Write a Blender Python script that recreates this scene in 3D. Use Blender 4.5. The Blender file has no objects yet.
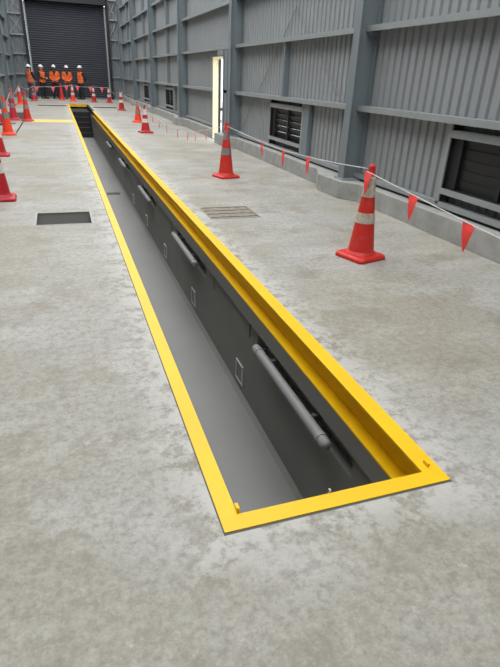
import bpy, bmesh, math, random
from mathutils import Vector, Matrix
random.seed(7)
S = bpy.context.scene
COL = S.collection
PI = math.pi

# ------------------------------------------------------------------ materials
MATS = {}
def new_mat(name):
    m = bpy.data.materials.new(name); m.use_nodes = True
    nt = m.node_tree; nt.nodes.clear()
    out = nt.nodes.new('ShaderNodeOutputMaterial')
    b = nt.nodes.new('ShaderNodeBsdfPrincipled')
    nt.links.new(b.outputs[0], out.inputs[0])
    MATS[name] = m
    return m, nt, b
def N(nt, t, **kw):
    n = nt.nodes.new(t)
    for k, v in kw.items():
        if k in n.inputs: n.inputs[k].default_value = v
        else: setattr(n, k, v)
    return n
def noise(nt, vec, scale, detail=4, rough=.55):
    n = N(nt, 'ShaderNodeTexNoise'); n.inputs['Scale'].default_value = scale
    n.inputs['Detail'].default_value = detail; n.inputs['Roughness'].default_value = rough
    nt.links.new(vec, n.inputs['Vector']); return n.outputs['Fac']
def ramp(nt, fac, stops):
    r = N(nt, 'ShaderNodeValToRGB'); e = r.color_ramp.elements
    while len(e) < len(stops): e.new(0.5)
    for i, (p, c) in enumerate(stops):
        e[i].position = p; e[i].color = (c, c, c, 1) if not hasattr(c, '__len__') else (*c, 1)
    nt.links.new(fac, r.inputs[0]); return r.outputs[0]
def mix(nt, fac, a, b, mode='MIX'):
    m = N(nt, 'ShaderNodeMix', data_type='RGBA', blend_type=mode)
    for sock, v in ((m.inputs[0], fac), (m.inputs[6], a), (m.inputs[7], b)):
        if hasattr(v, 'links'): nt.links.new(v, sock)
        elif hasattr(v, '__len__'): sock.default_value = (*v, 1)
        else: sock.default_value = v
    return m.outputs[2]
def mathn(nt, op, a, b=0., clamp=False):
    m = N(nt, 'ShaderNodeMath', operation=op); m.use_clamp = clamp
    for i, v in enumerate((a, b)):
        if hasattr(v, 'links'): nt.links.new(v, m.inputs[i])
        else: m.inputs[i].default_value = v
    return m.outputs[0]
def lin(r, g, b):
    f = lambda c: (c/255/12.92 if c/255 <= .04045 else ((c/255+.055)/1.055)**2.4)
    return (f(r), f(g), f(b))
def paint(name, c, rough=.5, metal=0., var=.12, scale=3., spec=.5):
    m, nt, b = new_mat(name)
    tc = N(nt, 'ShaderNodeTexCoord')
    f = noise(nt, tc.outputs['Object'], scale, 5)
    lo = tuple(x*(1-var) for x in c); hi = tuple(min(1, x*(1+var)) for x in c)
    col = mix(nt, ramp(nt, f, [(.3, 0.), (.7, 1.)]), lo, hi)
    nt.links.new(col, b.inputs['Base Color'])
    b.inputs['Roughness'].default_value = rough; b.inputs['Metallic'].default_value = metal
    b.inputs['Specular IOR Level'].default_value = spec
    return m

def concrete_floor():
    m, nt, b = new_mat('floor_concrete')
    g = N(nt, 'ShaderNodeNewGeometry').outputs['Position']
    sp = N(nt, 'ShaderNodeSeparateXYZ'); nt.links.new(g, sp.inputs[0])
    X, Y = sp.outputs[0], sp.outputs[1]
    big = noise(nt, g, .55, 6, .6)
    mid = noise(nt, g, 2.2, 8, .65)
    fine = noise(nt, g, 22, 6, .7)
    speck = noise(nt, g, 90, 3, .6)
    grit = noise(nt, g, 55, 8, .8)
    flake = noise(nt, g, 8, 9, .75)
    mp = N(nt, 'ShaderNodeMapping'); nt.links.new(g, mp.inputs[0]); mp.inputs['Scale'].default_value = (.8, 2.0, 1); mp.inputs['Rotation'].default_value = (0, 0, .12)
    streak = noise(nt, mp.outputs[0], 1.3, 6, .6)
    cool, warm, pale = (.395, .392, .370), (.342, .322, .264), (.55, .545, .525)
    c = mix(nt, ramp(nt, big, [(.42, 0.), (.60, 1.)]), warm, cool)
    c = mix(nt, ramp(nt, streak, [(.46, 0.), (.70, .6)]), c, pale)
    c = mix(nt, ramp(nt, mid, [(.36, .6), (.48, 0.)]), c, (.235, .217, .172))
    # brown drips and rusty spots, away from the pit
    mp2 = N(nt, 'ShaderNodeMapping'); nt.links.new(g, mp2.inputs[0]); mp2.inputs['Location'].default_value = (3.1, 7.7, 0)
    br = noise(nt, mp2.outputs[0], .9, 7, .65)
    c = mix(nt, ramp(nt, br, [(.56, 0.), (.70, .6)]), c, (.26, .195, .125))
    c = mix(nt, ramp(nt, fine, [(.40, .45), (.52, 0.)]), c, (.225, .209, .168))
    c = mix(nt, ramp(nt, fine, [(.55, 0.), (.70, .35)]), c, (.54, .53, .49))
    c = mix(nt, ramp(nt, speck, [(.64, 0.), (.72, .3)]), c, (.15, .14, .12))
    c = mix(nt, ramp(nt, grit, [(.36, .5), (.50, 0.)]), c, (.20, .185, .155))
    c = mix(nt, ramp(nt, grit, [(.54, 0.), (.66, .4)]), c, (.55, .54, .51))
    c = mix(nt, ramp(nt, flake, [(.62, 0.), (.66, .45)]), c, (.58, .57, .55))
    rust = N(nt, 'ShaderNodeMapping'); nt.links.new(g, rust.inputs[0]); rust.inputs['Location'].default_value = (11.3, 2.1, 0)
    c = mix(nt, ramp(nt, noise(nt, rust.outputs[0], 3.4, 8, .7), [(.66, 0.), (.74, .55)]), c, (.24, .15, .085))
    # lime bloom along the grouted edge of the pit
    dx = mathn(nt, 'SUBTRACT', mathn(nt, 'ABSOLUTE', mathn(nt, 'SUBTRACT', X, .905)), .5)
    dy = mathn(nt, 'SUBTRACT', mathn(nt, 'ABSOLUTE', mathn(nt, 'SUBTRACT', Y, 15.35)), 14.06)
    d = mathn(nt, 'MAXIMUM', dx, dy)
    prox = mathn(nt, 'SUBTRACT', 1., mathn(nt, 'DIVIDE', d, .25), True)
    blo = noise(nt, g, 5.5, 8, .72)
    bl = mathn(nt, 'MULTIPLY', prox, ramp(nt, blo, [(.44, 0.), (.52, 1.)]))
    c = mix(nt, mathn(nt, 'MULTIPLY', bl, .75), c, (.58, .575, .55))
    # dark joint right beside the steel
    jn = mathn(nt, 'LESS_THAN', d, .006)
    c = mix(nt, jn, c, (.10, .10, .09))
    nt.links.new(c, b.inputs['Base Color'])
    r = ramp(nt, mid, [(.3, .5), (.7, .72)])
    nt.links.new(r, b.inputs['Roughness'])
    bp = N(nt, 'ShaderNodeBump'); bp.inputs['Strength'].default_value = .12; bp.inputs['Distance'].default_value = .01
    nt.links.new(fine, bp.inputs['Height']); nt.links.new(bp.outputs[0], b.inputs['Normal'])
    return m
def plain_concrete():
    m, nt, b = new_mat('kerb_concrete')
    g = N(nt, 'ShaderNodeNewGeometry').outputs['Position']
    c = mix(nt, ramp(nt, noise(nt, g, 4, 7, .65), [(.35, 0.), (.68, 1.)]), (.29, .29, .28), (.42, .42, .405))
    c = mix(nt, ramp(nt, noise(nt, g, 30, 5), [(.55, 0.), (.75, .3)]), c, (.24, .24, .23))
    nt.links.new(c, b.inputs['Base Color']); b.inputs['Roughness'].default_value = .85
    return m
M_FLOOR = concrete_floor(); M_KERB = plain_concrete()
M_YEL = paint('yellow_paint', lin(252, 200, 6), .45, 0, .07, 2)
M_YLINE = paint('yellow_line_paint', lin(240, 205, 110), .6, 0, .08, 2)
M_PITW = paint('pit_wall_grey', (.205, .206, .193), .6, 0, .10, 1.2)
M_PITF = paint('pit_floor_grey', (.215, .218, .213), .65, 0, .06, .8)
M_PITB = paint('pit_beam_grey', (.225, .225, .21), .45, 0, .08, 1.2)
M_PLATE = paint('plate_grey', (.22, .22, .21), .4, 0, .05, 2)
M_TRIMPALE = paint('pale_edge', (.55, .55, .53), .5, 0, .05, 2)
M_TUBE = paint('tube_grey', (.26, .26, .265), .55, 0, .05, 3)
M_SUMP = paint('sump_grey', (.30, .30, .285), .6, 0, .06, 2)
M_TREAD = paint('tread_dark', (.03, .03, .03), .95, 0, .1, 4)
M_BLACK = paint('black', (.012, .012, .013), .5, 0, .1, 4)
M_CLAD = paint('cladding_grey', (.30, .318, .33), .5, .0, .05, 1.1)
M_STEEL = paint('steel_blue_grey', (.195, .232, .252), .5, 0, .06, 1.5)
M_GIRT = paint('galvanised', (.32, .345, .35), .42, .15, .06, 5)
M_DARKRIB = paint('dark_rib', (.07, .075, .078), .55, 0, .1, 3)
M_LOUV = paint('louvre_dark', (.012, .013, .015), .5, 0, .1, 3)
M_ROLL = paint('roller_dark', (.026, .030, .043), .55, 0, .07, .8)
M_ENDW = paint('end_cladding', (.225, .25, .27), .5, 0, .06, 1)
M_CREAM = paint('cream', lin(246, 236, 196), .5, 0, .03, 1.5)
M_WHITE = paint('white', (.8, .8, .78), .4, 0, .03, 2)
M_OUT = paint('yard_concrete', (.62, .61, .59), .9, 0, .08, .7)
M_FRAME = paint('frame_steel', (.40, .40, .385), .5, .1, .08, 6)
M_GRATE = paint('grate_brown', (.26, .235, .19), .7, .0, .3, 14)
M_GRATED = paint('grate_dark', (.17, .155, .13), .8, 0, .3, 10)
M_CORD = paint('cord_white', (.72, .72, .72), .6, 0, .03, 8)
M_FLAG = paint('flag_red', lin(255, 72, 66), .6, 0, .05, 6)
M_FLAGP = paint('flag_pink', lin(255, 96, 112), .6, 0, .05, 6)
M_RUB = paint('rubber_dark', (.03, .03, .03), .7, 0, .2, 6)
def cone_mat(name, c, dirt=.25):
    m, nt, b = new_mat(name)
    tc = N(nt, 'ShaderNodeTexCoord').outputs['Object']
    f = noise(nt, tc, 9, 7, .7)
    base = mix(nt, ramp(nt, f, [(.52, 0.), (.72, dirt)]), c, (.42, .27, .2))
    nt.links.new(base, b.inputs['Base Color']); b.inputs['Roughness'].default_value = .5
    return m
M_CONE = cone_mat('cone_red', lin(214, 46, 36)); M_CONED = cone_mat('cone_deep_red', lin(188, 26, 40))
M_CONEB = cone_mat('cone_orange', lin(250, 72, 34), .1); M_CONEP = cone_mat('cone_pink_red', lin(200, 40, 62))
def band_mat(name, c, dirt):
    m, nt, b = new_mat(name)
    tc = N(nt, 'ShaderNodeTexCoord').outputs['Object']
    f = noise(nt, tc, 22, 6, .7)
    base = mix(nt, ramp(nt, f, [(.42, 0.), (.66, .8)]), c, dirt)
    nt.links.new(base, b.inputs['Base Color']); b.inputs['Roughness'].default_value = .55
    return m
M_BAND = band_mat('band_white', (.72, .71, .68), (.60, .58, .52))
M_BANDD = band_mat('band_dusty', (.62, .58, .50), (.36, .28, .20))
M_BANDG = band_mat('band_grey', (.27, .27, .27), (.20, .19, .18))
M_SKIN = paint('skin', lin(196, 142, 116), .55, 0, .04, 6)
M_SKIND = paint('skin_dark', lin(120, 82, 64), .55, 0, .04, 6)
M_HAIR = paint('hair', (.02, .016, .013), .7, 0, .1, 20)
M_NAVY = paint('cloth_navy', (.016, .018, .026), .85, 0, .15, 5)
M_DKTROU = paint('cloth_dark', (.020, .022, .026), .85, 0, .15, 5)
M_GYTROU = paint('cloth_grey', (.075, .085, .10), .85, 0, .15, 5)
M_HELM = paint('helmet_white', (.82, .82, .82), .3, 0, .02, 3)
M_BOOT = paint('boot', (.02, .018, .016), .6, 0, .15, 6)
def vest_mat(name, c, vneck):
    m, nt, b = new_mat(name)
    tc = N(nt, 'ShaderNodeTexCoord').outputs['Object']
    sp = N(nt, 'ShaderNodeSeparateXYZ'); nt.links.new(tc, sp.inputs[0])
    f = noise(nt, tc, 12, 4)
    col = mix(nt, ramp(nt, f, [(.35, 0.), (.65, 1.)]), tuple(x*.88 for x in c), c)
    z = sp.outputs[2]
    for z0 in (1.02, 1.16):      # silver tape
        inb = mathn(nt, 'LESS_THAN', mathn(nt, 'ABSOLUTE', mathn(nt, 'SUBTRACT', z, z0)), .022)
        col = mix(nt, mathn(nt, 'MULTIPLY', inb, .3), col, (.55, .50, .40))
    if vneck:                     # dark shirt in the open neck
        w = mathn(nt, 'MULTIPLY', mathn(nt, 'SUBTRACT', z, 1.24), .42)
        v = mathn(nt, 'LESS_THAN', mathn(nt, 'ABSOLUTE', sp.outputs[0]), w)
        fr = mathn(nt, 'LESS_THAN', sp.outputs[1], 0.)
        col = mix(nt, mathn(nt, 'MULTIPLY', v, fr), col, (.015, .015, .02))
    nt.links.new(col, b.inputs['Base Color']); b.inputs['Roughness'].default_value = .8
    return m
ORANGE = lin(246, 108, 34); ORANGE2 = lin(226, 104, 66)
M_VEST = vest_mat('vest_orange', ORANGE, False); M_VESTF = vest_mat('vest_faded', ORANGE2, False)
M_VESTV = vest_mat('vest_orange_open', ORANGE, True)

# ------------------------------------------------------------------ mesh helpers
def box(bm, x0, x1, y0, y1, z0, z1, mi=0, rot=None, about=None):
    vs = [bm.verts.new(v) for v in ((x0,y0,z0),(x1,y0,z0),(x1,y1,z0),(x0,y1,z0),(x0,y0,z1),(x1,y0,z1),(x1,y1,z1),(x0,y1,z1))]
    if rot is not None:
        bmesh.ops.rotate(bm, verts=vs, cent=about, matrix=rot)
    for f in ((0,3,2,1),(4,5,6,7),(0,1,5,4),(1,2,6,5),(2,3,7,6),(3,0,4,7)):
        bm.faces.new([vs[i] for i in f]).material_index = mi
def lathe(bm, prof, seg=24, c=(0,0,0), mi=0, cap=True):
    rings = []
    for r, z in prof:
        rings.append([bm.verts.new((c[0]+r*math.cos(2*PI*i/seg), c[1]+r*math.sin(2*PI*i/seg), c[2]+z)) for i in range(seg)])
    for a, b in zip(rings, rings[1:]):
        for i in range(seg):
            bm.faces.new((a[i], a[(i+1)%seg], b[(i+1)%seg], b[i])).material_index = mi
    if cap:
        bm.faces.new(rings[0][::-1]).material_index = mi; bm.faces.new(rings[-1]).material_index = mi
def tube(bm, pts, r, seg=8, mi=0):
    pts = [Vector(p) for p in pts]; rings = []
    for i, p in enumerate(pts):
        t = (pts[min(i+1, len(pts)-1)] - pts[max(i-1, 0)]).normalized()
        up = Vector((0,0,1)) if abs(t.z) < .9 else Vector((1,0,0))
        a = t.cross(up).normalized(); b = t.cross(a).normalized()
        rr = r[i] if hasattr(r, '__len__') else r
        rings.append([bm.verts.new(p + a*rr*math.cos(2*PI*k/seg) + b*rr*math.sin(2*PI*k/seg)) for k in range(seg)])
    for a, b in zip(rings, rings[1:]):
        for k in range(seg):
            bm.faces.new((a[k], a[(k+1)%seg], b[(k+1)%seg], b[k])).material_index = mi
    bm.faces.new(rings[0][::-1]); bm.faces.new(rings[-1])
def prism(bm, poly, z0, z1, mi=0):
    a = [bm.verts.new((x, y, z0)) for x, y in poly]; b = [bm.verts.new((x, y, z1)) for x, y in poly]
    n = len(poly)
    bm.faces.new(a[::-1]).material_index = mi; bm.faces.new(b).material_index = mi
    for i in range(n): bm.faces.new((a[i], a[(i+1)%n], b[(i+1)%n], b[i])).material_index = mi
def obj(name, bm, mats, parent=None, loc=(0,0,0), smooth=False, rz=0., bevel=0.):
    bmesh.ops.recalc_face_normals(bm, faces=bm.faces)
    me = bpy.data.meshes.new(name); bm.to_mesh(me); bm.free()
    for m in (mats if isinstance(mats, (list, tuple)) else [mats]): me.materials.append(m)
    if smooth:
        for p in me.polygons: p.use_smooth = True
    o = bpy.data.objects.new(name, me); COL.objects.link(o)
    if parent: o.parent = parent
    o.location = loc; o.rotation_euler[2] = rz
    if bevel:
        b = o.modifiers.new('bevel', 'BEVEL'); b.width = bevel; b.segments = 2; b.limit_method = 'ANGLE'
    return o
def thing(name, label, cat, loc=(0,0,0), rz=0., group=None):
    o = bpy.data.objects.new(name, None); COL.objects.link(o)
    o.location = loc; o.rotation_euler[2] = rz; o.empty_display_size = .1
    o['label'] = label; o['category'] = cat
    if group: o['group'] = group
    return o
def tag(o, label, cat, group=None):
    o['label'] = label; o['category'] = cat
    if group: o['group'] = group
    return o
def struct(name, bm=None, mats=None, loc=(0,0,0), **kw):
    if bm is None:
        o = bpy.data.objects.new(name, None); COL.objects.link(o); o.location = loc
    else: o = obj(name, bm, mats, None, loc, **kw)
    o['kind'] = 'structure'
    return o
B = bmesh.new

# ------------------------------------------------------------------ main measures
PX0, PX1, PY0, PY1 = .405, 1.408, 1.295, 29.45        # outer edge of the pit frame
IX0, IX1, IY0, IY1 = .476, 1.316, 1.368, 29.35        # clear opening
PZ = -1.20
YEND = 36.05
XL, XR = -2.45, 4.06
COLY = [1.09 + 5.765*i for i in range(7)]
H = 8.0

# ------------------------------------------------------------------ floor with its openings
HOLES = [(PX0, PX1, PY0, PY1),
         (-.395, .225, 5.84, 6.43),          # sump box
         (1.55, 2.18, 5.80, 6.40),           # grate
         (-1.95, -1.06, 19.75, 22.9),        # far box between the cones
         (-1.145, -1.105, 15.4, 18.7),       # saw slot
         (-2.3, -1.30, 18.05, 18.35),
         (-.95, .34, 27.7, 28.3), (1.50, 2.6, 27.0, 27.6)]
def grid_floor(bm, x0, x1, y0, y1, holes, z):
    xs = sorted({x0, x1, *[h[0] for h in holes], *[h[1] for h in holes]})
    ys = sorted({y0, y1, *[h[2] for h in holes], *[h[3] for h in holes]})
    vd = {}
    def v(x, y):
        if (x, y) not in vd: vd[(x, y)] = bm.verts.new((x, y, z))
        return vd[(x, y)]
    for xa, xb in zip(xs, xs[1:]):
        for ya, yb in zip(ys, ys[1:]):
            cx, cy = (xa+xb)/2, (ya+yb)/2
            if any(h[0] < cx < h[1] and h[2] < cy < h[3] for h in holes): continue
            bm.faces.new((v(xa, ya), v(xb, ya), v(xb, yb), v(xa, yb)))
bm = B(); grid_floor(bm, XL-.1, 4.1, -4., YEND+.1, HOLES, 0.)
ex = bmesh.ops.extrude_face_region(bm, geom=bm.faces[:])
bmesh.ops.translate(bm, verts=[e for e in ex['geom'] if isinstance(e, bmesh.types.BMVert)], vec=(0, 0, -.18))
struct('floor', bm, M_FLOOR)
bm = B(); box(bm, 4.1, 30, -12, 60, -.18, -.005); struct('floor_yard', bm, M_OUT)

# ------------------------------------------------------------------ inspection pit
pit = thing('inspection_pit', 'long grey inspection pit sunk in the floor with yellow steel edging', 'pit', (.9, PY0, 0))
def pobj(name, bm, m, **kw):
    bmesh.ops.translate(bm, verts=bm.verts, vec=(-.9, -PY0, 0))
    return obj(name, bm, m, pit, **kw)
NICHES = []                                            # (y0, y1, z0, z1) recesses in the right wall
LIGHTY = [2.72, 6.05, 9.35, 12.9, 16.4]
for y in LIGHTY: NICHES.append((y-.80, y+.80, -.52, -.345))
SLOTY = [3.72, 4.9, 7.25, 8.6, 10.8, 11.7, 14.3, 15.1]
for y in SLOTY: NICHES.append((y-.018, y+.018, -.52, -.345))
WX = IX1 + .028
bm = B()
ys = sorted({PY0, 26., *[n[0] for n in NICHES], *[n[1] for n in NICHES]})
for za, zb in ((PZ, -.52), (-.52, -.345)):
    if zb == -.52: box(bm, WX, WX+.145, PY0, PY1, za, zb); continue
    for ya, yb in zip(ys, ys[1:]+[PY1]):
        c = (ya+yb)/2
        hole = any(n[0] < c < n[1] for n in NICHES)
        box(bm, WX+(.07 if hole else 0), WX+.145, ya, yb, za, zb, 1 if hole else 0)
    box(bm, WX, WX+.145, 26., PY1, za, zb) if ys[-1] < 26. else None
box(bm, WX+.09, WX+.145, PY0, PY1, -.345, -.17)
pobj('pit_wall', bm, [M_PITW, M_PITW])
bm = B(); box(bm, IX0-.12, IX0-.02, PY0, PY1, PZ, -.012); pobj('pit_wall', bm, M_PITW)
bm = B(); box(bm, IX0-.02, WX+.145, PY0-.15, PY0, PZ, -.012); box(bm, IX0-.02, WX, PY0, IY0-.02, PZ, -.012); pobj('pit_wall', bm, M_PITW)
bm = B(); box(bm, IX0-.02, WX+.145, PY1, PY1+.15, PZ, -.012); pobj('pit_wall', bm, M_PITW)
bm = B(); box(bm, IX0-.02, WX, IY0-.02, PY1, PZ-.15, PZ); pobj('pit_floor', bm, M_PITF)
bm = B(); prism(bm, [(0, 0), (.035, 0), (.035, .035)], 0, 24.4)   # splayed fillet at the foot of the wall
for v in bm.verts: v.co = Vector((WX-.035+v.co.x, IY0+v.co.z, PZ+v.co.y))
pobj('floor_fillet', bm, M_PLATE)
bm = B(); box(bm, IX1-.003, WX+.09, IY0-.02, 25.6, -.335, -.197); pobj('edge_beam', bm, M_PITB)
# yellow steel: three angles and one channel
def angle(side):
    bm = B(); t = .010
    if side == 'left':
        box(bm, PX0, IX0, PY0, PY1, -.010, .004); box(bm, IX0-.012, IX0, PY0+.01, PY1-.01, -.11, -.010)
    elif side == 'near':
        box(bm, IX0, PX1, PY0, IY0, -.010, .004); box(bm, IX0, IX1+.08, IY0-.012, IY0, -.11, -.010)
    else:
        box(bm, IX0, PX1, IY1, PY1, -.010, .010); box(bm, IX0, IX1, IY1, IY1+.012, -.11, -.010)
    return bm
for s in ('left', 'near', 'far'): pobj('edge_angle', angle(s), M_YEL)
bm = B(); YC = 24.6
box(bm, IX1, PX1, IY0, YC, -.010, .004); box(bm, PX1-.014, PX1, IY0, YC, -.185, -.010); box(bm, IX1-.004, PX1, IY0, YC, -.197, -.185)
ch = pobj('edge_channel', bm, M_YEL)
bm = B(); box(bm, IX1, PX1, YC, IY1, -.03, .002); pobj('edge_cover', bm, M_TREAD)
for x, y, a in ((IX0+.006, IY0+.01, 0), (IX1+.045, IY0+.02, 0)):
    bm = B(); box(bm, x-.006, x+.006, y, y+.03, -.03, .022); pobj('lifting_lug', bm, M_YEL)
bm = B(); box(bm, .868, .876, IY0, IY0+.012, -.06, .018); pobj('lifting_lug', bm, M_TRIMPALE)
# steps at the far end
bm = B(); n = 5
for i in range(n):
    box(bm, IX0-.02, WX, 25.9+.28*i, PY1-.02, PZ+.2*i, PZ+.2*(i+1))
pobj('steps', bm, M_TREAD)
bm = B()
box(bm, .88, 1.20, 13.25, 13.45, PZ, PZ+.012); tag(obj('floor_drain', bm, M_BLACK), 'small dark drain grating across the pit floor', 'drain')

# tubular lights
def pit_light(y, label):
    t = thing('tubular_light', label, 'light', (1.262, y, -.405), 0, 'tubular lights along the pit wall')
    bm = B(); L = .64; r = .036
    pts, rr = [], []
    for a, q in ((-L, .55), (-L+.012, .9), (-L+.03, 1), (L-.03, 1), (L-.012, .9), (L, .55)): pts.append((0, a, 0)); rr.append(r*q)
    tube(bm, pts, rr, 20); obj('tube', bm, M_TUBE, t, smooth=True)
    for s in (-1, 1):
        bm = B(); tube(bm, [(0, s*(L-.105), 0), (0, s*(L-.075), 0)], r*1.12, 20); obj('end_ring', bm, M_TUBE, t)
        bm = B(); box(bm, 0.02, .215, s*.36-.014, s*.36+.014, -.012, .03); obj('bracket', bm, M_DARKRIB, t)
    bm = B(); tube(bm, [(0.03, .56, .0), (.10, .58, .03), (.2, .58, .03)], .008, 6); obj('cable', bm, M_BLACK, t)
LL = ['nearest tubular grey light on the pit wall, full length in view', 'second tubular light from the near end, in a dark wall recess',
      'third tubular light counted from the near end of the pit', 'fourth tubular light counted from the near end of the pit',
      'farthest tubular light along the pit wall, tiny in the distance']
for y, l in zip(LIGHTY, LL): pit_light(y, l)
OL = ['nearest flat outlet plate low on the pit wall, under the first tubular light', 'second outlet plate along the pit wall, between two tubular lights',
      'third outlet plate from the near end, low on the pit wall', 'fourth outlet plate from the near end, low on the pit wall', 'fifth outlet plate low on the pit wall, tiny in the distance']
for i, (y, l) in enumerate(zip((3.95, 5.85, 7.8, 9.75, 11.7), OL)):
    t = thing('outlet_box', l, 'outlet', (WX, y, -.985), 0, 'outlet plates along the pit wall')
    bm = B()
    for a, b, e, q in ((-.10, -.084, -.10, .10), (.084, .10, -.10, .10), (-.084, .084, -.10, -.084), (-.084, .084, .084, .10)): box(bm, -.012, 0, a, b, e, q)
    obj('rim', bm, M_TRIMPALE, t)
    bm = B(); box(bm, -.008, 0, -.084, .084, -.084, .084); obj('cover', bm, M_PITW, t)

# ------------------------------------------------------------------ floor boxes, grate, slots, painted line
def floor_box(name, label, cat, x0, x1, y0, y1, d, m_in, lip=.022, m_lip=M_FRAME):
    t = thing(name, label, cat, ((x0+x1)/2, (y0+y1)/2, 0))
    def po(n, bm, m):
        bmesh.ops.translate(bm, verts=bm.verts, vec=(-(x0+x1)/2, -(y0+y1)/2, 0)); return obj(n, bm, m, t)
    bm = B(); e = .012
    box(bm, x0, x0+e, y0, y1, -d, -.004); box(bm, x1-e, x1, y0, y1, -d, -.004)
    box(bm, x0+e, x1-e, y0, y0+e, -d, -.004); box(bm, x0+e, x1-e, y1-e, y1, -d, -.004); box(bm, x0, x1, y0, y1, -d-.02, -d)
    po('lining', bm, m_in)
    bm = B()
    if lip:
        box(bm, x0, x0+lip, y0, y1, -.004, .003); box(bm, x1-lip, x1, y0, y1, -.004, .003)
        box(bm, x0+lip, x1-lip, y0, y0+lip, -.004, .003); box(bm, x0+lip, x1-lip, y1-lip, y1, -.004, .003)
        po('rim', bm, m_lip)
    return t
floor_box('floor_sump', 'open rectangular sump with steel rim left of the pit', 'sump', -.395, .225, 5.84, 6.43, .27, M_SUMP)
floor_box('floor_recess', 'far grey floor recess among the left group of cones', 'recess', -1.95, -1.06, 19.75, 22.9, .8, M_PITF)
floor_box('floor_slot', 'narrow dark slot running along the floor beside the left cones', 'slot', -1.145, -1.105, 15.4, 18.7, .16, M_BLACK, 0)
floor_box('floor_slot', 'short dark slot across the floor at the far left', 'slot', -2.3, -1.30, 18.05, 18.35, .16, M_BLACK, 0)
floor_box('cable_trench', 'dark trench across the floor left of the pit\'s far end', 'trench', -.95, .34, 27.7, 28.3, .17, M_BLACK, 0)  # black lining stands in for the shade of a deep trench
floor_box('cable_trench', 'dark trench across the floor right of the pit\'s far end', 'trench', 1.50, 2.6, 27.0, 27.6, .17, M_BLACK, 0)  # shade of the depth put into the black lining here too
bm = B(); box(bm, -.88, .395, 18.75, 19.75, 0, .004)
tag(obj('painted_line', bm, M_YLINE), 'pale yellow painted band on the floor running left from the pit', 'floor marking')
gr = thing('floor_grate', 'worn brown slatted grate set flush in the floor right of the pit', 'grate', (1.865, 6.1, 0))
bm = B()
for x0, x1, y0, y1 in ((-.313, -.295, -.298, .298), (.295, .313, -.298, .298), (-.295, .295, -.298, -.282), (-.295, .295, .282, .298)):
    box(bm, x0, x1, y0, y1, -.06, .002)
obj('rim', bm, M_GRATE, gr)
bm = B(); box(bm, -.30, .30, -.29, .29, -.075, -.06); obj('tray', bm, M_GRATED, gr)
for i in range(7):
    y = -.243 + .081*i
    bm = B(); box(bm, -.294, .294, y-.034, y+.034, -.03, .0 if i % 2 else -.004); obj('slat', bm, M_GRATE, gr)

# ------------------------------------------------------------------ right wall
def win_range(i): return (COLY[i+1]-3.75, COLY[i+1]-2.2)
WINS = [(3.38, 4.90)] + [win_range(i) for i in (1, 3, 4)]
DOOR = (13.52, 14.42)
OPEN = [(a, b, .27, 1.20) for a, b in WINS] + [(DOOR[0], DOOR[1], 0., 1.92)]
def corrugated(bm, u0, u1, z0, z1, opens, pitch=.15, rib=.026, dep=.030, put=None, zbot=None):
    us = []
    n = int((u1-u0)/pitch)
    prof = []
    for k in range(n+1):
        a = u0 + k*pitch
        prof += [(a, 0), (a+pitch-rib-.03, 0), (a+pitch-rib-.015, dep), (a+pitch-.015, dep)]
    prof.append((u1+.2, 0))
    def off(u):
        for (a, oa), (b, ob) in zip(prof, prof[1:]):
            if a <= u <= b: return oa + (ob-oa)*((u-a)/(b-a) if b > a else 0)
        return 0
    U = sorted({*[p[0] for p in prof if u0 <= p[0] <= u1], u0, u1, *[o[0] for o in opens], *[o[1] for o in opens]})
    Z = sorted({z0, z1, *[o[2] for o in opens if o[2] > z0], *[o[3] for o in opens]})
    vd = {}
    def v(u, z):
        if (u, z) not in vd: vd[(u, z)] = bm.verts.new(put(u, off(u), z))
        return vd[(u, z)]
    for ua, ub in zip(U, U[1:]):
        for za, zb in zip(Z, Z[1:]):
            cu, cz = (ua+ub)/2, (za+zb)/2
            if any(o[0] < cu < o[1] and o[2] < cz < o[3] for o in opens): continue
            bm.faces.new((v(ua, za), v(ub, za), v(ub, zb), v(ua, zb)))
bm = B(); corrugated(bm, -4., YEND, .27, H, OPEN, put=lambda u, o, z: (XR+.005+o, u, z))
wr = struct('wall_right', bm, M_CLAD)
sm = wr.modifiers.new('sheet', 'SOLIDIFY'); sm.thickness = .002
GZ = [1.22, 2.17, 3.07, 3.97, 4.87, 5.77, 6.67, 7.57]
def girt_bm(bm, y0, y1, z, sx=1, xf=3.905, xb=4.058):
    # lipped C section lying on its side: top web, room-side flange with return lip
    box(bm, xf, xb, y0, y1, z, z+.006); box(bm, xf-.005, xf, y0, y1, z-.062, z+.006); box(bm, xf, xf+.02, y0, y1, z-.062, z-.057)
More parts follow.
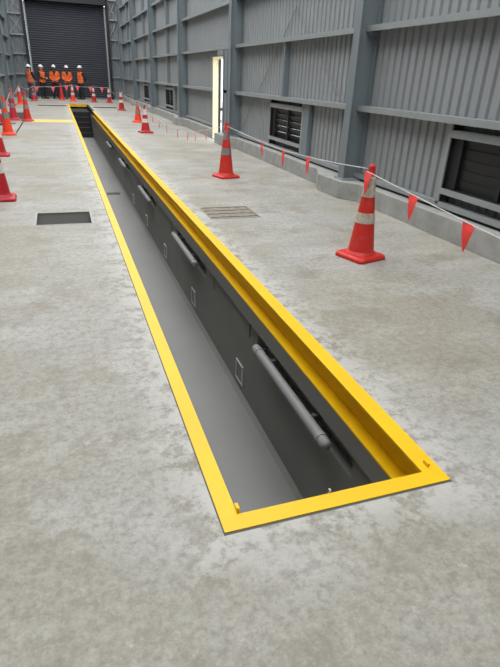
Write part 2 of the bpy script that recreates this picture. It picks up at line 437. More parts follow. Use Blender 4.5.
for i in range(-1, 6):
    y0 = COLY[i]+.006 if i >= 0 else -3.9
    y1 = COLY[i+1]-.006
    for z in GZ:
        segs = [(y0, DOOR[0]-.06), (DOOR[1]+.05, y1)] if (i == 2 and z < 2) else [(y0, y1)]
        bm = B()
        for a, b in segs: girt_bm(bm, a, b, z)
        obj('girt', bm, M_GIRT, wr)
    bm = B(); box(bm, 3.985, 4.058, y0, min(y1, DOOR[0]-.06) if i == 2 else y1, .272, .328); 
    if i == 2:
        box(bm, 3.985, 4.058, DOOR[1]+.06, y1, .272, .328)
    obj('base_rail', bm, M_GIRT, wr)
    bm = B()
    if i == 2: box(bm, 4.03, 4.05, y0, DOOR[0]-.07, .235, .28); box(bm, 4.03, 4.05, DOOR[1]+.07, y1, .235, .28)
    else: box(bm, 4.03, 4.05, y0, y1, .235, .28)
    obj('base_gap_shade', bm, M_BLACK, wr)  # black strip stands in for the shade in the gap below the cladding
    # bridging struts between girts at mid bay
    if i != 2 or True:
        ym = (y0+y1)/2 if i >= 0 else -1.2
        for za, zb in zip(GZ[:6], GZ[1:7]):
            if i == 2 and za < 2: continue
            if i == 0 and za > 1: pass
            bm = B(); box(bm, 3.95, 4.05, ym-.012, ym+.012, za+.006, zb-.006); box(bm, 3.945, 3.95, ym-.012, ym+.05, za+.006, zb-.006)
            if i in (3, 4, 5) or (i == 1 and za < 2): obj('bridging_strut', bm, M_STEEL, wr)
            else: bm.free()
for a, b in (((9.51, 2.64), (12.45, .40)), ((9.51, 2.64), (7.15, .95))):
    bm = B(); tube(bm, [(4.035, a[0], a[1]), (4.035, b[0], b[1])], .007, 6); obj('brace_rod', bm, M_STEEL, wr)
CL = ['grey steel column nearest the viewer on the right wall', 'broad grey steel column behind the nearest right-hand cone', 'grey steel column just right of the open side doorway',
      'grey steel column between the doorway and the smaller louvre window', 'grey steel column between the two small far louvre windows', 'slim grey steel column just beyond the farthest louvre window',
      'grey steel column in the far right corner of the hall']
def column(y, side, label):
    xo = 3.77 if side > 0 else XL+.29
    t = thing('steel_column', label, 'column', (xo, y, .24 if side > 0 else 0), 0, 'steel columns along the right wall' if side > 0 else 'steel columns along the left wall')
    s = side; h = H-.3
    def bx(n, x0, x1, y0, y1, z0, z1, m=M_STEEL):
        bm = B(); box(bm, min(x0*s, x1*s), max(x0*s, x1*s), y0, y1, z0, z1); obj(n, bm, m, t)
    bx('flange', 0, .014, -.083, .083, 0, h); bx('flange', .272, .286, -.083, .083, 0, h); bx('web', .014, .272, -.005, .005, 0, h)
    bx('base_plate', -.03, .284, -.13, .13, 0, .018, M_GIRT)
    for z in GZ[:6] if side > 0 else []:
        bm = B(); box(bm, .17, .176+.09, -.09, -.005, z-.24-.10, z-.24-.064); obj('cleat', bm, M_STEEL, t)
for i, y in enumerate(COLY): column(y, 1, CL[i])
# concrete kerb with plinths
def kerb(y0, y1, name):
    bm = B(); poly = [(4.055, y0), (3.84, y0)]
    for c in COLY:
        if y0 < c < y1:
            pts = [(3.84, c-.42), (3.66, c-.16), (3.64, c+.46), (3.84, c+.92)]
            poly += [(x, y) for x, y in pts if y0 < y < y1] if c+.92 < y1 else [(3.84, c-.42), (3.66, c-.16), (3.66, y1)]
    if poly[-1][1] < y1: poly.append((poly[-1][0] if poly[-1][0] < 3.8 else 3.84, y1))
    poly.append((4.055, y1))
    prism(bm, poly[::-1], 0, .238)
    return struct(name, bm, M_KERB, bevel=.006)
kerb(-4., DOOR[0]-.06, 'trim_1'); kerb(DOOR[1]+.06, YEND, 'trim_2')

# louvre windows
def louvre(idx, y0, y1, tilt, far):
    t = struct(f'window_{idx}', loc=(4.0, (y0+y1)/2, .30))
    hw = (y1-y0)/2
    def bx(n, m, *b, **k):
        bm = B(); box(bm, *b); return obj(n, bm, m, t)
    bx('jamb', M_GIRT, -.015, .004, -hw-.045, -hw, 0, .88); bx('jamb', M_GIRT, -.015, .004, hw, hw+.045, 0, .88)
    bx('reveal', M_LOUV, .004, .16, hw, hw+.03, -.03, .915); bx('reveal', M_LOUV, .004, .16, -hw-.03, -hw, -.03, .915)
    bx('head_rail', M_GIRT, -.02, .06, -hw, hw, .715, .79); bx('sill_rail', M_GIRT, -.02, .06, -hw, hw, .12, .18)
    for z0, z1 in ((-.03, .13), (.77, .97)):
        bm = B(); corrugated(bm, -hw, hw, z0, z1, [], .13, .03, .02, put=lambda u, o, z: (.112+o, u, z)); obj('ribbed_panel', bm, M_DARKRIB, t)
    bx('frame', M_LOUV, .04, .13, -hw, -hw+.05, .18, .715); bx('frame', M_LOUV, .04, .13, hw-.16, hw, .18, .715)
    bx('reveal', M_LOUV, .004, .16, -hw, hw, .125, .182); bx('reveal', M_LOUV, .004, .16, -hw, hw, .712, .775)
    bx('mullion', M_LOUV, .04, .13, -.05, -.005, .18, .715)
    nb = 5
    for k in range(nb):
        z = .18 + .535*(k+.5)/nb
        for a, b in ((-hw+.05, -.05), (-.005, hw-.16)):
            bm = B(); box(bm, .025, .145, a, b, z-.004, z+.004, rot=Matrix.Rotation(tilt, 3, 'Y'), about=(.085, 0, z)); obj('louvre_blade', bm, M_LOUV, t)
    if far:
        bx('stud', M_STEEL, -.02, .055, -hw-.30, -hw-.06, 0, .90)
    return t
for i, (a, b) in enumerate(WINS): louvre(i+1, a, b, math.radians(84 if i == 0 else 66), i > 0)

# side door
d = struct('door_1', loc=(4.0, DOOR[0], 0))
def dbx(n, m, *b):
    bm = B(); box(bm, *b); return obj(n, bm, m, d)
w = DOOR[1]-DOOR[0]
dbx('frame_post', M_CREAM, -.12, .03, w, w+.045, 0, 1.96); dbx('frame_post', M_STEEL, -.12, .06, -.05, 0, 0, 1.96)
dbx('frame_head', M_CREAM, -.12, .03, 0, w, 1.915, 1.96)
dbx('rebate', M_BLACK, .03, .085, w-.02, w+.045, 0, 1.96)
dbx('stud', M_STEEL, -.10, .055, -.32, -.05, .30, 2.10)
dbx('threshold', M_KERB, -.12, .1, 0, w, 0, .01)
bm = B(); box(bm, 3.90, 3.99, 13.55, 14.1, 1.985, 2.10); tag(obj('door_closer_box', bm, M_STEEL, bevel=.01), 'small dark box fixed above the open side doorway', 'fixture')
# outside the doorway: yard fence seen through the gap
yf = thing('yard_fence', 'dark post fence outside, glimpsed through the open side doorway', 'fence', (4.9, 16.5, 0))
for k in range(6):
    bm = B(); box(bm, -.04, .04, -1.5+.6*k, -1.35+.6*k, 0, .8); obj('post', bm, M_BLACK, yf)
for z in (.2, .55):
    bm = B(); box(bm, -.06, -.04, -1.6, 1.8, z, z+.09); obj('rail', bm, M_BLACK if z > .5 else M_WHITE, yf)

# ------------------------------------------------------------------ back wall, and an unseen roof strip added to dim the near floor
bm = B(); corrugated(bm, XL, XR, 0., H, [], put=lambda u, o, z: (u, -4.01-o, z))
wb = struct('wall_back', bm, M_CLAD); sm = wb.modifiers.new('sheet', 'SOLIDIFY'); sm.thickness = .002
bm = B(); box(bm, XL-.05, XR+.05, -4.05, -2.2, H, H+.05); struct('ceiling_shade_strip', bm, M_CLAD)

# ------------------------------------------------------------------ left wall
bm = B(); corrugated(bm, -4., YEND, 0., H, [], put=lambda u, o, z: (XL-.005-o, u, z))
wl = struct('wall_left', bm, M_CLAD); sm = wl.modifiers.new('sheet', 'SOLIDIFY'); sm.thickness = .002
for i in range(-1, 6):
    y0 = COLY[i]+.006 if i >= 0 else -3.9
    for z in GZ:
        bm = B(); zz = z
        y1 = COLY[i+1]-.006
        box(bm, XL+.002, XL+.155, y0, y1, zz, zz+.006); box(bm, XL+.155, XL+.16, y0, y1, zz-.062, zz+.006)
        obj('girt', bm, M_GIRT, wl)
LC = ['steel column on the left wall, second from the far left corner', 'steel column on the left wall, next to the far left corner', 'steel column in the far left corner of the hall']
for i, l in zip((4, 5, 6), LC): column(COLY[i], -1, l)

# ------------------------------------------------------------------ far wall and roller door
DX0, DX1, DH = -1.24, 3.09, 5.0
bm = B()
corrugated(bm, XL, XR, 0., H+.5, [(DX0-.05, DX1+.05, 0., DH)], put=lambda u, o, z: (u, YEND+.01+o, z))
wf = struct('wall_far', bm, M_ENDW); sm = wf.modifiers.new('sheet', 'SOLIDIFY'); sm.thickness = .002
EZ = [1.2, 2.24, 3.2, 4.22, 5.2]
for x0, x1 in ((XL+.29, DX0-.17), (DX1+.17, XR-.29)):
    for z in EZ:
        bm = B(); box(bm, x0, x1, YEND-.15, YEND, z, z+.07); obj('girt', bm, M_GIRT, wf)
    for za, zb in zip([.1]+EZ, EZ):
        for s in (0, 1):
            xa, xb = (x0, x1) if s else (x1, x0)
            bm = B(); tube(bm, [(xa, YEND-.06, za+.07), (xb, YEND-.06, zb)], .022 if za > 3 else .010, 6); obj('brace_rod', bm, M_FRAME if za > 3 else M_STEEL, wf)
bm = B(); box(bm, DX0-.05, DX1+.05, YEND-.15, YEND, DH+.46, DH+.55); obj('girt', bm, M_GIRT, wf)
rd = struct('door_2', loc=((DX0+DX1)/2, YEND-.05, 0)); hw = (DX1-DX0)/2
bm = B()
pitch = .115; nn = int(DH/pitch); prof = []
for k in range(nn+1):
    z = k*pitch
    prof += [(0, z), (-.030, z+.02), (-.036, z+.055), (-.022, z+.09)]
vs = [(bm.verts.new((-hw, y, z)), bm.verts.new((hw, y, z))) for y, z in prof]
for a, b in zip(vs, vs[1:]): bm.faces.new((a[0], a[1], b[1], b[0]))
cu = obj('curtain', bm, M_ROLL, rd); sm = cu.modifiers.new('sheet', 'SOLIDIFY'); sm.thickness = .003
for s in (-1, 1):
    bm = B(); box(bm, s*hw-.04, s*hw+.04, -.10, .02, 0, 4.88); obj('guide_rail', bm, M_GIRT, rd)
    bm = B(); box(bm, s*(hw+.125)-.075, s*(hw+.125)+.075, -.16, .04, 0, DH+.4); obj('door_post', bm, M_LOUV, rd)
bm = B(); box(bm, -hw-.05, hw+.05, -.42, .02, 4.93, 5.5); obj('hood', bm, M_LOUV, rd)
bm = B(); box(bm, -hw, hw, -.05, .01, 0, .07); obj('bottom_bar', bm, M_PITW, rd)

# ------------------------------------------------------------------ traffic cones
RED, DEEP, ORG, PNK = M_CONE, M_CONED, M_CONEB, M_CONEP
def make_cone(x, y, rz, m, bands, label, h=.86, base=None, wear=M_BAND, grp='traffic cones'):
    t = thing('traffic_cone', label, 'traffic cone', (x, y, 0), rz, grp)
    bm = B(); s = .185; c = .035
    ring = []
    for z, k in ((0., 1.), (.03, .99), (.046, .88)):
        e = s*k
        ring.append([bm.verts.new(v) for v in ((-e+c,-e,z),(e-c,-e,z),(e,-e+c,z),(e,e-c,z),(e-c,e,z),(-e+c,e,z),(-e,e-c,z),(-e,-e+c,z))])
    for a, b in zip(ring, ring[1:]):
        for i in range(8): bm.faces.new((a[i], a[(i+1)%8], b[(i+1)%8], b[i]))
    bm.faces.new(ring[0][::-1]); bm.faces.new(ring[-1])
    obj('base', bm, base or m, t, bevel=.008)
    R = lambda z: .125 + (.026-.125)*((z-.05)/(h-.05))
    bm = B()
    lathe(bm, [(.145, .048), (R(.075), .075), (R(h*.55), h*.55), (R(h-.075), h-.075), (R(h-.07)-.003, h-.068), (R(h-.03)-.001, h-.015), (.018, h), (.011, h)], 28)
    obj('body', bm, m, t, smooth=False)
    for (a, b), mb in zip(bands, (wear if hasattr(wear, '__len__') else [wear]*len(bands))):
        bm = B(); lathe(bm, [(R(a*h), a*h), (R(a*h)+.003, a*h+.002), (R(b*h)+.003, b*h-.002), (R(b*h), b*h)], 28); obj('reflective_band', bm, mb, t)
    return t
W2 = [(.38, .52), (.66, .86)]
make_cone(2.595, 4.15, .30, RED, [(.395, .505), (.67, .88)], 'largest red traffic cone in front with dusty white bands, beside the kerb', wear=M_BANDD)
make_cone(2.53, 8.54, .25, M_CONE, [(.42, .54), (.69, .86)], 'red traffic cone with grey bands in front of the side doorway', wear=M_BANDG)
make_cone(2.26, 15.75, .2, DEEP, W2, 'deep red traffic cone in front of an orange cone, middle of the right row', h=.72)
make_cone(2.53, 19.3, .1, ORG, [(.42, .56), (.70, .86)], 'bright orange traffic cone behind the deep red one on the right', h=.66, wear=M_BANDG)
make_cone(2.64, 25.5, 0, DEEP, W2, 'red and white cone beyond the pit, nearest to the far right corner', h=.84)
make_cone(2.64, 31.6, 0, DEEP, W2, 'rightmost traffic cone standing at the foot of the roller door', h=.80)
make_cone(1.86, 32.0, 0, DEEP, W2, 'traffic cone right of the person in dark trousers at far right', h=.82)
make_cone(.77, 32.0, 0, ORG, W2, 'orange traffic cone in front of the fourth person from the left', h=.86)
make_cone(.21, 33.6, 0, RED, [(.42, .52)], 'traffic cone standing between the third and fourth person', h=.85, wear=M_CONEP)
make_cone(-1.20, 31.6, 0, PNK, W2, 'traffic cone at the feet of the leftmost person', h=.72, wear=M_BANDG)
make_cone(-1.28, 14.95, .1, ORG, [(.44, .58), (.70, .86)], 'orange traffic cone with grey collar, frontmost of the left cluster', h=.88, wear=M_BANDG)
make_cone(-1.00, 19.1, .1, RED, [(.42, .56), (.72, .86)], 'red cone at the left end of the yellow painted band', h=.86, wear=M_BANDG)
make_cone(-1.42, 19.4, .1, PNK, [(.42, .56), (.72, .86)], 'pinkish red cone left of the far floor recess', h=.88, wear=M_BANDG)
make_cone(-1.69, 28.4, 0, ORG, [(.66, .86)], 'bright orange cone behind the far floor recess', h=.82)
make_cone(-1.98, 27.2, 0, DEEP, W2, 'dark red cone farthest left near the left wall', h=.82, wear=M_BANDG)
make_cone(-1.70, 17.7, 0, PNK, W2, 'pink red cone half cut by the left edge, on a black base', h=.80, base=M_RUB)
make_cone(-1.17, 11.2, .05, DEEP, W2, 'deep red cone partly cut off at the left edge, behind the nearest left one', h=.86)
make_cone(-.83, 7.25, .05, DEEP, W2, 'nearest left-hand red cone, cut by the left edge near the sump', h=.86)
make_cone(2.55, .55, .3, RED, W2, 'red cone holding the near end of the flag cord, closest to the viewer', h=.86)

# ------------------------------------------------------------------ bunting
def bunting(label, posts, flags, mflag, thick=.004, fw=.078, fh=.195):
    """posts: list of polyline points; flags: list of (segment parameter along polyline)"""
    t = thing('bunting_line', label, 'bunting', posts[0], 0, 'flag lines strung between the cones')
    o = Vector(posts[0]); P = [Vector(p)-o for p in posts]
    bm = B(); tube(bm, P, thick, 6); obj('cord', bm, M_CORD, t)
    L = [0.]
    for a, b in zip(P, P[1:]): L.append(L[-1]+(b-a).length)
    for y, tilt in flags:
        for a, b in zip(P, P[1:]):
            ya, yb = (a.y+o.y, b.y+o.y) if flags_axis == 'y' else (a.x+o.x, b.x+o.x)
            if min(ya, yb) <= y <= max(ya, yb):
                p = a.lerp(b, (y-ya)/(yb-ya) if yb != ya else 0); d = (b-a).normalized(); break
        else: continue
        bm = B(); rows = 5; nn = Vector((d.y, -d.x, 0)).normalized(); fr = []
        dn = Vector((nn.x*tilt, nn.y*tilt, -1)).normalized()
        for r in range(rows+1):
            f = r/rows; w = fw*(1-f)+.0015
            fr.append([p + d*(w*q) + dn*(fh*f) + nn*((.018*math.sin(f*2.6+q)+.012*q*q)*(1-f)) for q in (-1, -.33, .33, 1)])
        va = [[bm.verts.new(v) for v in r] for r in fr]; vb = [[bm.verts.new(v+nn*.002) for v in r] for r in fr]
        for r in range(rows):
            for q in range(3):
                bm.faces.new((va[r][q], va[r][q+1], va[r+1][q+1], va[r+1][q])); bm.faces.new((vb[r][q], vb[r+1][q], vb[r+1][q+1], vb[r][q+1]))
            for q in (0, 3): bm.faces.new((va[r][q], va[r+1][q], vb[r+1][q], vb[r][q]))
        for r in (0, rows):
            for q in range(3): bm.faces.new((va[r][q], va[r][q+1], vb[r][q+1], vb[r][q]))
        obj('flag', bm, mflag, t)
flags_axis = 'y'
bunting('cord with red pennants running past the kerb from the nearest right cone', [(2.545, 4.15, .80), (2.55, 3.43, .735), (2.55, 2.8, .68), (2.55, 2.3, .645), (2.55, 1.5, .66), (2.55, .58, .80)], [(4.10, .12), (3.41, .1), (2.76, .05), (1.9, 0)], M_FLAG)
bunting('white cord with red pennants between the two right-hand cones before the louvre window', [(2.53, 8.54, .80), (2.545, 7.7, .765), (2.55, 6.89, .74), (2.55, 6.13, .73), (2.55, 5.41, .75), (2.55, 4.7, .785), (2.56, 4.17, .82)], [(8.45, .1), (6.87, 0), (6.1, .05), (5.38, .05)], M_FLAG)
bunting('sagging cord of pink pennants in front of the side doorway', [(2.27, 15.72, .66), (2.35, 15.2, .52), (2.45, 13.42, .40), (2.5, 12.34, .41), (2.53, 11.51, .44), (2.54, 10.77, .51), (2.54, 9.89, .62), (2.535, 8.58, .80)], [(15.0, 0), (14.2, 0), (13.42, 0), (12.34, 0), (11.45, 0), (10.77, 0), (9.89, 0)], M_FLAGP)
bunting('pink flag line between the far right cones', [(2.64, 31.58, .74), (2.66, 28.5, .55), (2.66, 25.5, .80), (2.6, 22.4, .55), (2.53, 19.3, .62), (2.4, 17.5, .5), (2.27, 15.8, .68)], [(29, 0), (27.5, 0), (24, 0), (22.4, 0), (21, 0), (17.8, 0), (17, 0)], M_FLAGP)
flags_axis = 'x'
bunting('row of pink pennants on a cord in front of the people', [(-1.18, 31.58, .68), (-.2, 31.75, .70), (.76, 31.95, .80), (1.3, 31.95, .74), (1.86, 31.97, .76), (2.63, 31.62, .74)], [(-1.0, 0), (-.2, 0), (.48, 0), (1.05, 0), (1.72, 0), (2.31, 0)], M_FLAGP, .006, .10, .26)
flags_axis = 'y'
bunting('flag line among the left cluster of cones', [(-1.28, 14.97, .82), (-1.40, 17, .62), (-1.42, 19.4, .82), (-1.6, 24, .6), (-1.69, 28.3, .78), (-1.4, 30, .6), (-1.2, 31.55, .68)], [(16.2, 0), (17.6, 0), (22, 0), (25.5, 0), (30.2, 0)], M_FLAGP, .005, .07, .2)

# ------------------------------------------------------------------ people
def sph(bm, c, r, seg=12, sc=(1,1,1)):
    ret = bmesh.ops.create_uvsphere(bm, u_segments=seg, v_segments=max(6, seg*2//3), radius=r)
    for v in ret['verts']: v.co = Vector((v.co.x*sc[0]+c[0], v.co.y*sc[1]+c[1], v.co.z*sc[2]+c[2]))
def cap(bm, a, b, ra, rb, seg=12):
    a, b = Vector(a), Vector(b)
    d = (b-a)
    if d.length < 1e-5: return
    n = max(2, int(d.length/.03)); t = d.normalized(); up = Vector((0,0,1)) if abs(t.z) < .9 else Vector((0,1,0))
    u = t.cross(up).normalized(); w = t.cross(u).normalized()
    rings = [[bm.verts.new(a + u*ra*math.cos(2*PI*k/seg) + w*ra*math.sin(2*PI*k/seg)) for k in range(seg)], [bm.verts.new(b + u*rb*math.cos(2*PI*k/seg) + w*rb*math.sin(2*PI*k/seg)) for k in range(seg)]]
    for k in range(seg): bm.faces.new((rings[0][k], rings[0][(k+1)%seg], rings[1][(k+1)%seg], rings[1][k]))
    bm.faces.new(rings[0][::-1]); bm.faces.new(rings[1])
    sph(bm, a, ra, seg); sph(bm, b, rb, seg)
def loft(bm, rings, seg=24):
    R = [[bm.verts.new((rx*math.cos(2*PI*k/seg)+cx, cy+ry*math.sin(2*PI*k/seg), z)) for k in range(seg)] for z, rx, ry, cx, cy in rings]
    for a, b in zip(R, R[1:]):
        for k in range(seg): bm.faces.new((a[k], a[(k+1)%seg], b[(k+1)%seg], b[k]))
    bm.faces.new(R[0][::-1]); bm.faces.new(R[-1])
def remeshed(name, bm, mat, parent, vox, smooth=3):
    bmesh.ops.recalc_face_normals(bm, faces=bm.faces)
    me = bpy.data.meshes.new(name+'_src'); bm.to_mesh(me); bm.free()
    o = bpy.data.objects.new('src', me); COL.objects.link(o)
    r = o.modifiers.new('r', 'REMESH'); r.mode = 'VOXEL'; r.voxel_size = vox
    s = o.modifiers.new('s', 'SMOOTH'); s.factor = .5; s.iterations = smooth
    dg = bpy.context.evaluated_depsgraph_get(); dg.update()
    m2 = bpy.data.meshes.new_from_object(o.evaluated_get(dg)); m2.name = name
    bpy.data.objects.remove(o); bpy.data.meshes.remove(me)
    m2.materials.clear(); m2.materials.append(mat)
    for p in m2.polygons: p.use_smooth = True
    ob = bpy.data.objects.new(name, m2); COL.objects.link(ob); ob.parent = parent
    return ob
def hand(bm, wrist, dirn, palm_n, side):
    """palm and five bent fingers; dirn along the hand, palm_n out of the palm, thumb on the given side"""
    w = Vector(wrist); d = Vector(dirn).normalized(); n = Vector(palm_n); n = (n - d*n.dot(d)).normalized(); s = d.cross(n).normalized()*side
    for q in (-.028, -.01, .01, .028): cap(bm, w + s*q*.6, w + d*.09 + s*q, .016, .014, 8)
    for q, L, r in ((-.033, .058, .0085), (-.011, .074, .0092), (.011, .080, .0095), (.033, .072, .009)):
        a = w + d*.092 + s*q; b = a + (d*.85+n*.5).normalized()*L*.45; c = b + (d*.5+n*.85).normalized()*L*.32; e = c + (d*.15+n*.95).normalized()*L*.26
        cap(bm, a, b, r, r*.95, 8); cap(bm, b, c, r*.95, r*.88, 8); cap(bm, c, e, r*.88, r*.75, 8)
    a = w + d*.03 + s*.032; b = a + (d*.6+s*.8+n*.35).normalized()*.045; c = b + (d*.9+s*.25+n*.5).normalized()*.034
    cap(bm, a, b, .013, .011, 8); cap(bm, b, c, .011, .009, 8)
def person(label, x, y, rz, h, arms, vest, shirt, trou, skin=M_SKIN, sleeves=None, stance=.10, head_turn=0., wide=1.12):
    """arms: ((elbowL, wristL), (elbowR, wristR)) in body space, facing -Y; L is +X"""
    k = h/1.86
    t = thing('person', label, 'person', (x, y, 0), rz, 'people by the roller door'); t.scale = (k*wide, k*wide, k)
    shl = {1: Vector((.185, .01, 1.41)), -1: Vector((-.185, .01, 1.41))}
    leg = {}
    for s in (1, -1):
        leg[s] = [Vector((s*.09, .0, .90)), Vector((s*(.095+stance*.15), -.02, .49)), Vector((s*(.09+stance*.35), .02, .09))]
    # body: one continuous surface
    bm = B()
    loft(bm, [(.86, .15, .10, 0, .01), (.95, .168, .115, 0, .005), (1.08, .142, .10, 0, 0), (1.22, .158, .112, 0, 0), (1.34, .172, .115, 0, .005), (1.42, .15, .085, 0, .01), (1.47, .07, .06, 0, .01)])
    cap(bm, (0, .012, 1.44), (0, -.005, 1.56), .056, .052)
    ct, st_ = math.cos(head_turn), math.sin(head_turn)
    hp = lambda px, py, pz: (px*ct - py*st_, px*st_ + py*ct - .012, pz)
    sph(bm, hp(0, .015, 1.675), .092, 20, (.84, 1.04, 1.16)); sph(bm, hp(0, -.03, 1.60), .062, 16, (.88, .9, .95))
    cap(bm, hp(0, -.078, 1.665), hp(0, -.098, 1.632), .010, .015, 8)                      # nose
    for s in (1, -1):
        cap(bm, hp(s*.079, .015, 1.675), hp(s*.084, .018, 1.635), .013, .010, 8)           # ears
        cap(bm, hp(s*.03, -.068, 1.685), hp(s*.045, -.06, 1.684), .012, .010, 8)           # brow
    cap(bm, hp(-.018, -.078, 1.598), hp(.018, -.078, 1.598), .009, .009, 8)               # lips
    ends = {}
    for s, (el, wr_) in zip((1, -1), arms):
        el, wr_ = Vector(el), Vector(wr_)
        cap(bm, (s*.10, .01, 1.40), shl[s], .062, .058); cap(bm, shl[s], el, .052, .041); cap(bm, el, wr_, .040, .027)
        dv = (wr_-el).normalized(); pn = Vector((-s, 0, -.2)) if abs(dv.x) < .6 else Vector((0, 1, -.2))
        hand(bm, wr_ + dv*.01, dv, pn, 1 if pn.x*s < 0 else -1); ends[s] = (el, wr_)
        cap(bm, leg[s][0], leg[s][1], .085, .056); cap(bm, leg[s][1], leg[s][2], .056, .038)
        cap(bm, leg[s][2], leg[s][2]+Vector((s*.02, -.12, -.045)), .042, .034)
    remeshed('body', bm, skin, t, .0075, 2)
    for s in (1, -1):
        bm = B(); sph(bm, hp(s*.032, -.076, 1.667), .011, 10); obj('eye', bm, M_HAIR, t, smooth=True)
    bm = B(); sph(bm, hp(0, .03, 1.69), .099, 16, (.86, 1.0, 1.05))
    bmesh.ops.delete(bm, geom=[v for v in bm.verts if v.co.z < 1.61 or (v.co.y < -.02 and v.co.z < 1.70)], context='VERTS'); obj('hair', bm, M_HAIR, t, smooth=True)
    # shirt with sleeves
    bm = B()
    loft(bm, [(.90, .178, .127, 0, .005), (1.08, .158, .116, 0, 0), (1.22, .172, .126, 0, 0), (1.34, .184, .128, 0, .005), (1.42, .158, .096, 0, .01), (1.475, .085, .078, 0, .01), (1.50, .072, .068, 0, .008)])
    for s in (1, -1):
        el, wr_ = ends[s]
        cap(bm, (s*.10, .01, 1.395), shl[s], .074, .072)
        if sleeves is None: cap(bm, shl[s], el, .066, .056); cap(bm, el, el.lerp(wr_, .93), .056, .042)
        else: cap(bm, shl[s], shl[s].lerp(el, .1), .066, .064)
    remeshed('shirt', bm, shirt, t, .013)
    if sleeves is not None:
        for s in (1, -1):
            el, wr_ = ends[s]
            bm = B(); cap(bm, shl[s], el, .074, .060); cap(bm, el, el.lerp(wr_, .93), .060, .046); remeshed('sleeve', bm, sleeves, t, .013)
    # trousers, boots
    bm = B()
    loft(bm, [(.82, .17, .118, 0, .005), (.92, .186, .130, 0, .005), (1.02, .168, .122, 0, 0)])
    for s in (1, -1):
        cap(bm, leg[s][0], leg[s][1], .104, .078); cap(bm, leg[s][1], leg[s][2]+Vector((0, 0, .02)), .078, .066)
    remeshed('trousers', bm, trou, t, .014)
    for s in (1, -1):
        a = leg[s][2]
        bm = B(); cap(bm, (a.x, a.y, .16), (a.x, a.y, .07), .056, .056); cap(bm, (a.x, a.y+.02, .052), (a.x+s*.03, a.y-.16, .045), .052, .044)
        for v in bm.verts: v.co.z = max(v.co.z, .0)
        remeshed('boot', bm, M_BOOT, t, .012)
    # vest: body only, open at arms and neck
    bm = B()
    loft(bm, [(.88, .192, .142, 0, .005), (1.0, .182, .136, 0, 0), (1.10, .176, .132, 0, 0), (1.24, .184, .140, 0, 0), (1.34, .186, .142, 0, .005), (1.42, .172, .112, 0, .01), (1.475, .108, .09, 0, .012)])
    for s in (1, -1): cap(bm, (s*.07, .01, 1.42), (s*.14, .01, 1.41), .080, .078)
    remeshed('vest', bm, vest, t, .013)
    # helmet: shell, brim, chin band
    he = B()
    loft_pts = [(1.715, .112, .132), (1.735, .110, .130), (1.775, .100, .118), (1.81, .078, .092), (1.835, .045, .055), (1.845, .012, .014)]
    loft(he, [(z, rx, ry, 0, .012) for z, rx, ry in loft_pts], 24)
    hb = obj('helmet', he, M_HELM, t, smooth=True); hb.rotation_euler[2] = head_turn
    bm = B(); loft(bm, [(1.708, .118, .139, 0, .010), (1.718, .118, .139, 0, .010)], 24); loft(bm, [(1.705, .085, .06, 0, -.115), (1.714, .085, .06, 0, -.112)], 20)
    br = obj('brim', bm, M_HELM, hb, smooth=False)
    bm = B(); box(bm, -.012, .012, -.05, .10, 1.838, 1.852); obj('ridge', bm, M_HELM, hb)
    return t
DOWN = (((.245, .03, 1.14), (.25, -.05, .90)), ((-.245, .03, 1.14), (-.25, -.05, .90)))
BACKA = (((.25, .06, 1.15), (.23, -.10, .98)), ((-.25, .06, 1.15), (-.23, -.08, .98)))
FWD = (((.225, -.06, 1.15), (.13, -.25, 1.02)), ((-.225, -.06, 1.15), (-.13, -.25, 1.0)))
FOLD = (((.25, -.05, 1.15), (-.02, -.185, 1.16)), ((-.25, -.05, 1.15), (.02, -.20, 1.13)))
CLASP = (((.235, .01, 1.14), (.06, -.19, .99)), ((-.235, .01, 1.14), (-.06, -.19, .99)))
BEHIND = (((.25, .10, 1.15), (.10, .19, 1.0)), ((-.25, .10, 1.15), (-.10, .19, .98)))
person('leftmost person, orange vest over dark sleeves, white helmet, turned to the others', -1.36, 33.9, math.radians(140), 1.74, FWD, M_VESTF, M_NAVY, M_GYTROU)
person('second person from the left, arms folded, dark sleeves and trousers, white helmet', -.74, 34.5, math.radians(48), 1.76, FOLD, M_VEST, M_NAVY, M_DKTROU)
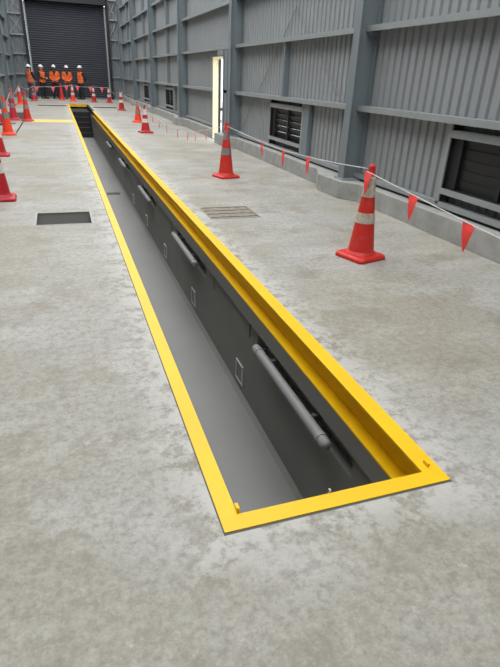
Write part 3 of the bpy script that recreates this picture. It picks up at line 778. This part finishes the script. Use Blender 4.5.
person('third person from the left in orange long-sleeved hi-vis, dark trousers, white helmet', -.06, 34.7, math.radians(-4), 1.79, CLASP, M_VESTV, M_NAVY, M_DKTROU, M_SKIND, sleeves=M_VEST, wide=1.05)
person('fourth person from the left in orange long sleeves, facing out behind an orange cone', .62, 34.7, math.radians(6), 1.79, CLASP, M_VESTV, M_NAVY, M_GYTROU, M_SKIND, sleeves=M_VEST, wide=1.05)
person('rightmost person, standing sideways in orange vest and black trousers, white helmet', 1.36, 34.7, math.radians(-52), 1.81, BEHIND, M_VEST, M_NAVY, M_DKTROU, M_SKIND)

# ------------------------------------------------------------------ camera, light, colour management
cam = bpy.data.cameras.new('camera'); co = bpy.data.objects.new('camera', cam); COL.objects.link(co); S.camera = co
F = 511.593
r = Vector((.94619871, -.32115421, .03959773)); u = Vector((.109743, .4336069, .89439451)); f = Vector((.30440841, .84192935, -.44552271))
m = Matrix((r, u, -f)).transposed().to_4x4(); m.translation = (0, 0, 1.5)
co.matrix_world = m
cam.sensor_fit = 'HORIZONTAL'; cam.sensor_width = 36; cam.lens = 36*F/500; cam.clip_start = .05; cam.clip_end = 300

w = bpy.data.worlds.new('overcast_sky'); S.world = w; w.use_nodes = True
nt = w.node_tree; nt.nodes.clear()
out = nt.nodes.new('ShaderNodeOutputWorld'); bg = nt.nodes.new('ShaderNodeBackground'); nt.links.new(bg.outputs[0], out.inputs[0])
tc = nt.nodes.new('ShaderNodeTexCoord'); sp = nt.nodes.new('ShaderNodeSeparateXYZ'); nt.links.new(tc.outputs['Generated'], sp.inputs[0])
rp = nt.nodes.new('ShaderNodeValToRGB'); nt.links.new(sp.outputs[2], rp.inputs[0])
rp.color_ramp.elements[0].color = (.72, .76, .80, 1); rp.color_ramp.elements[1].color = (1, 1.0, .99, 1); rp.color_ramp.elements[1].position = .8
nt.links.new(rp.outputs[0], bg.inputs[0]); bg.inputs[1].default_value = 3.0
S.view_settings.view_transform = 'Standard'; S.view_settings.look = 'None'; S.view_settings.exposure = .3; S.view_settings.gamma = 1; S.view_settings.use_curve_mapping = False
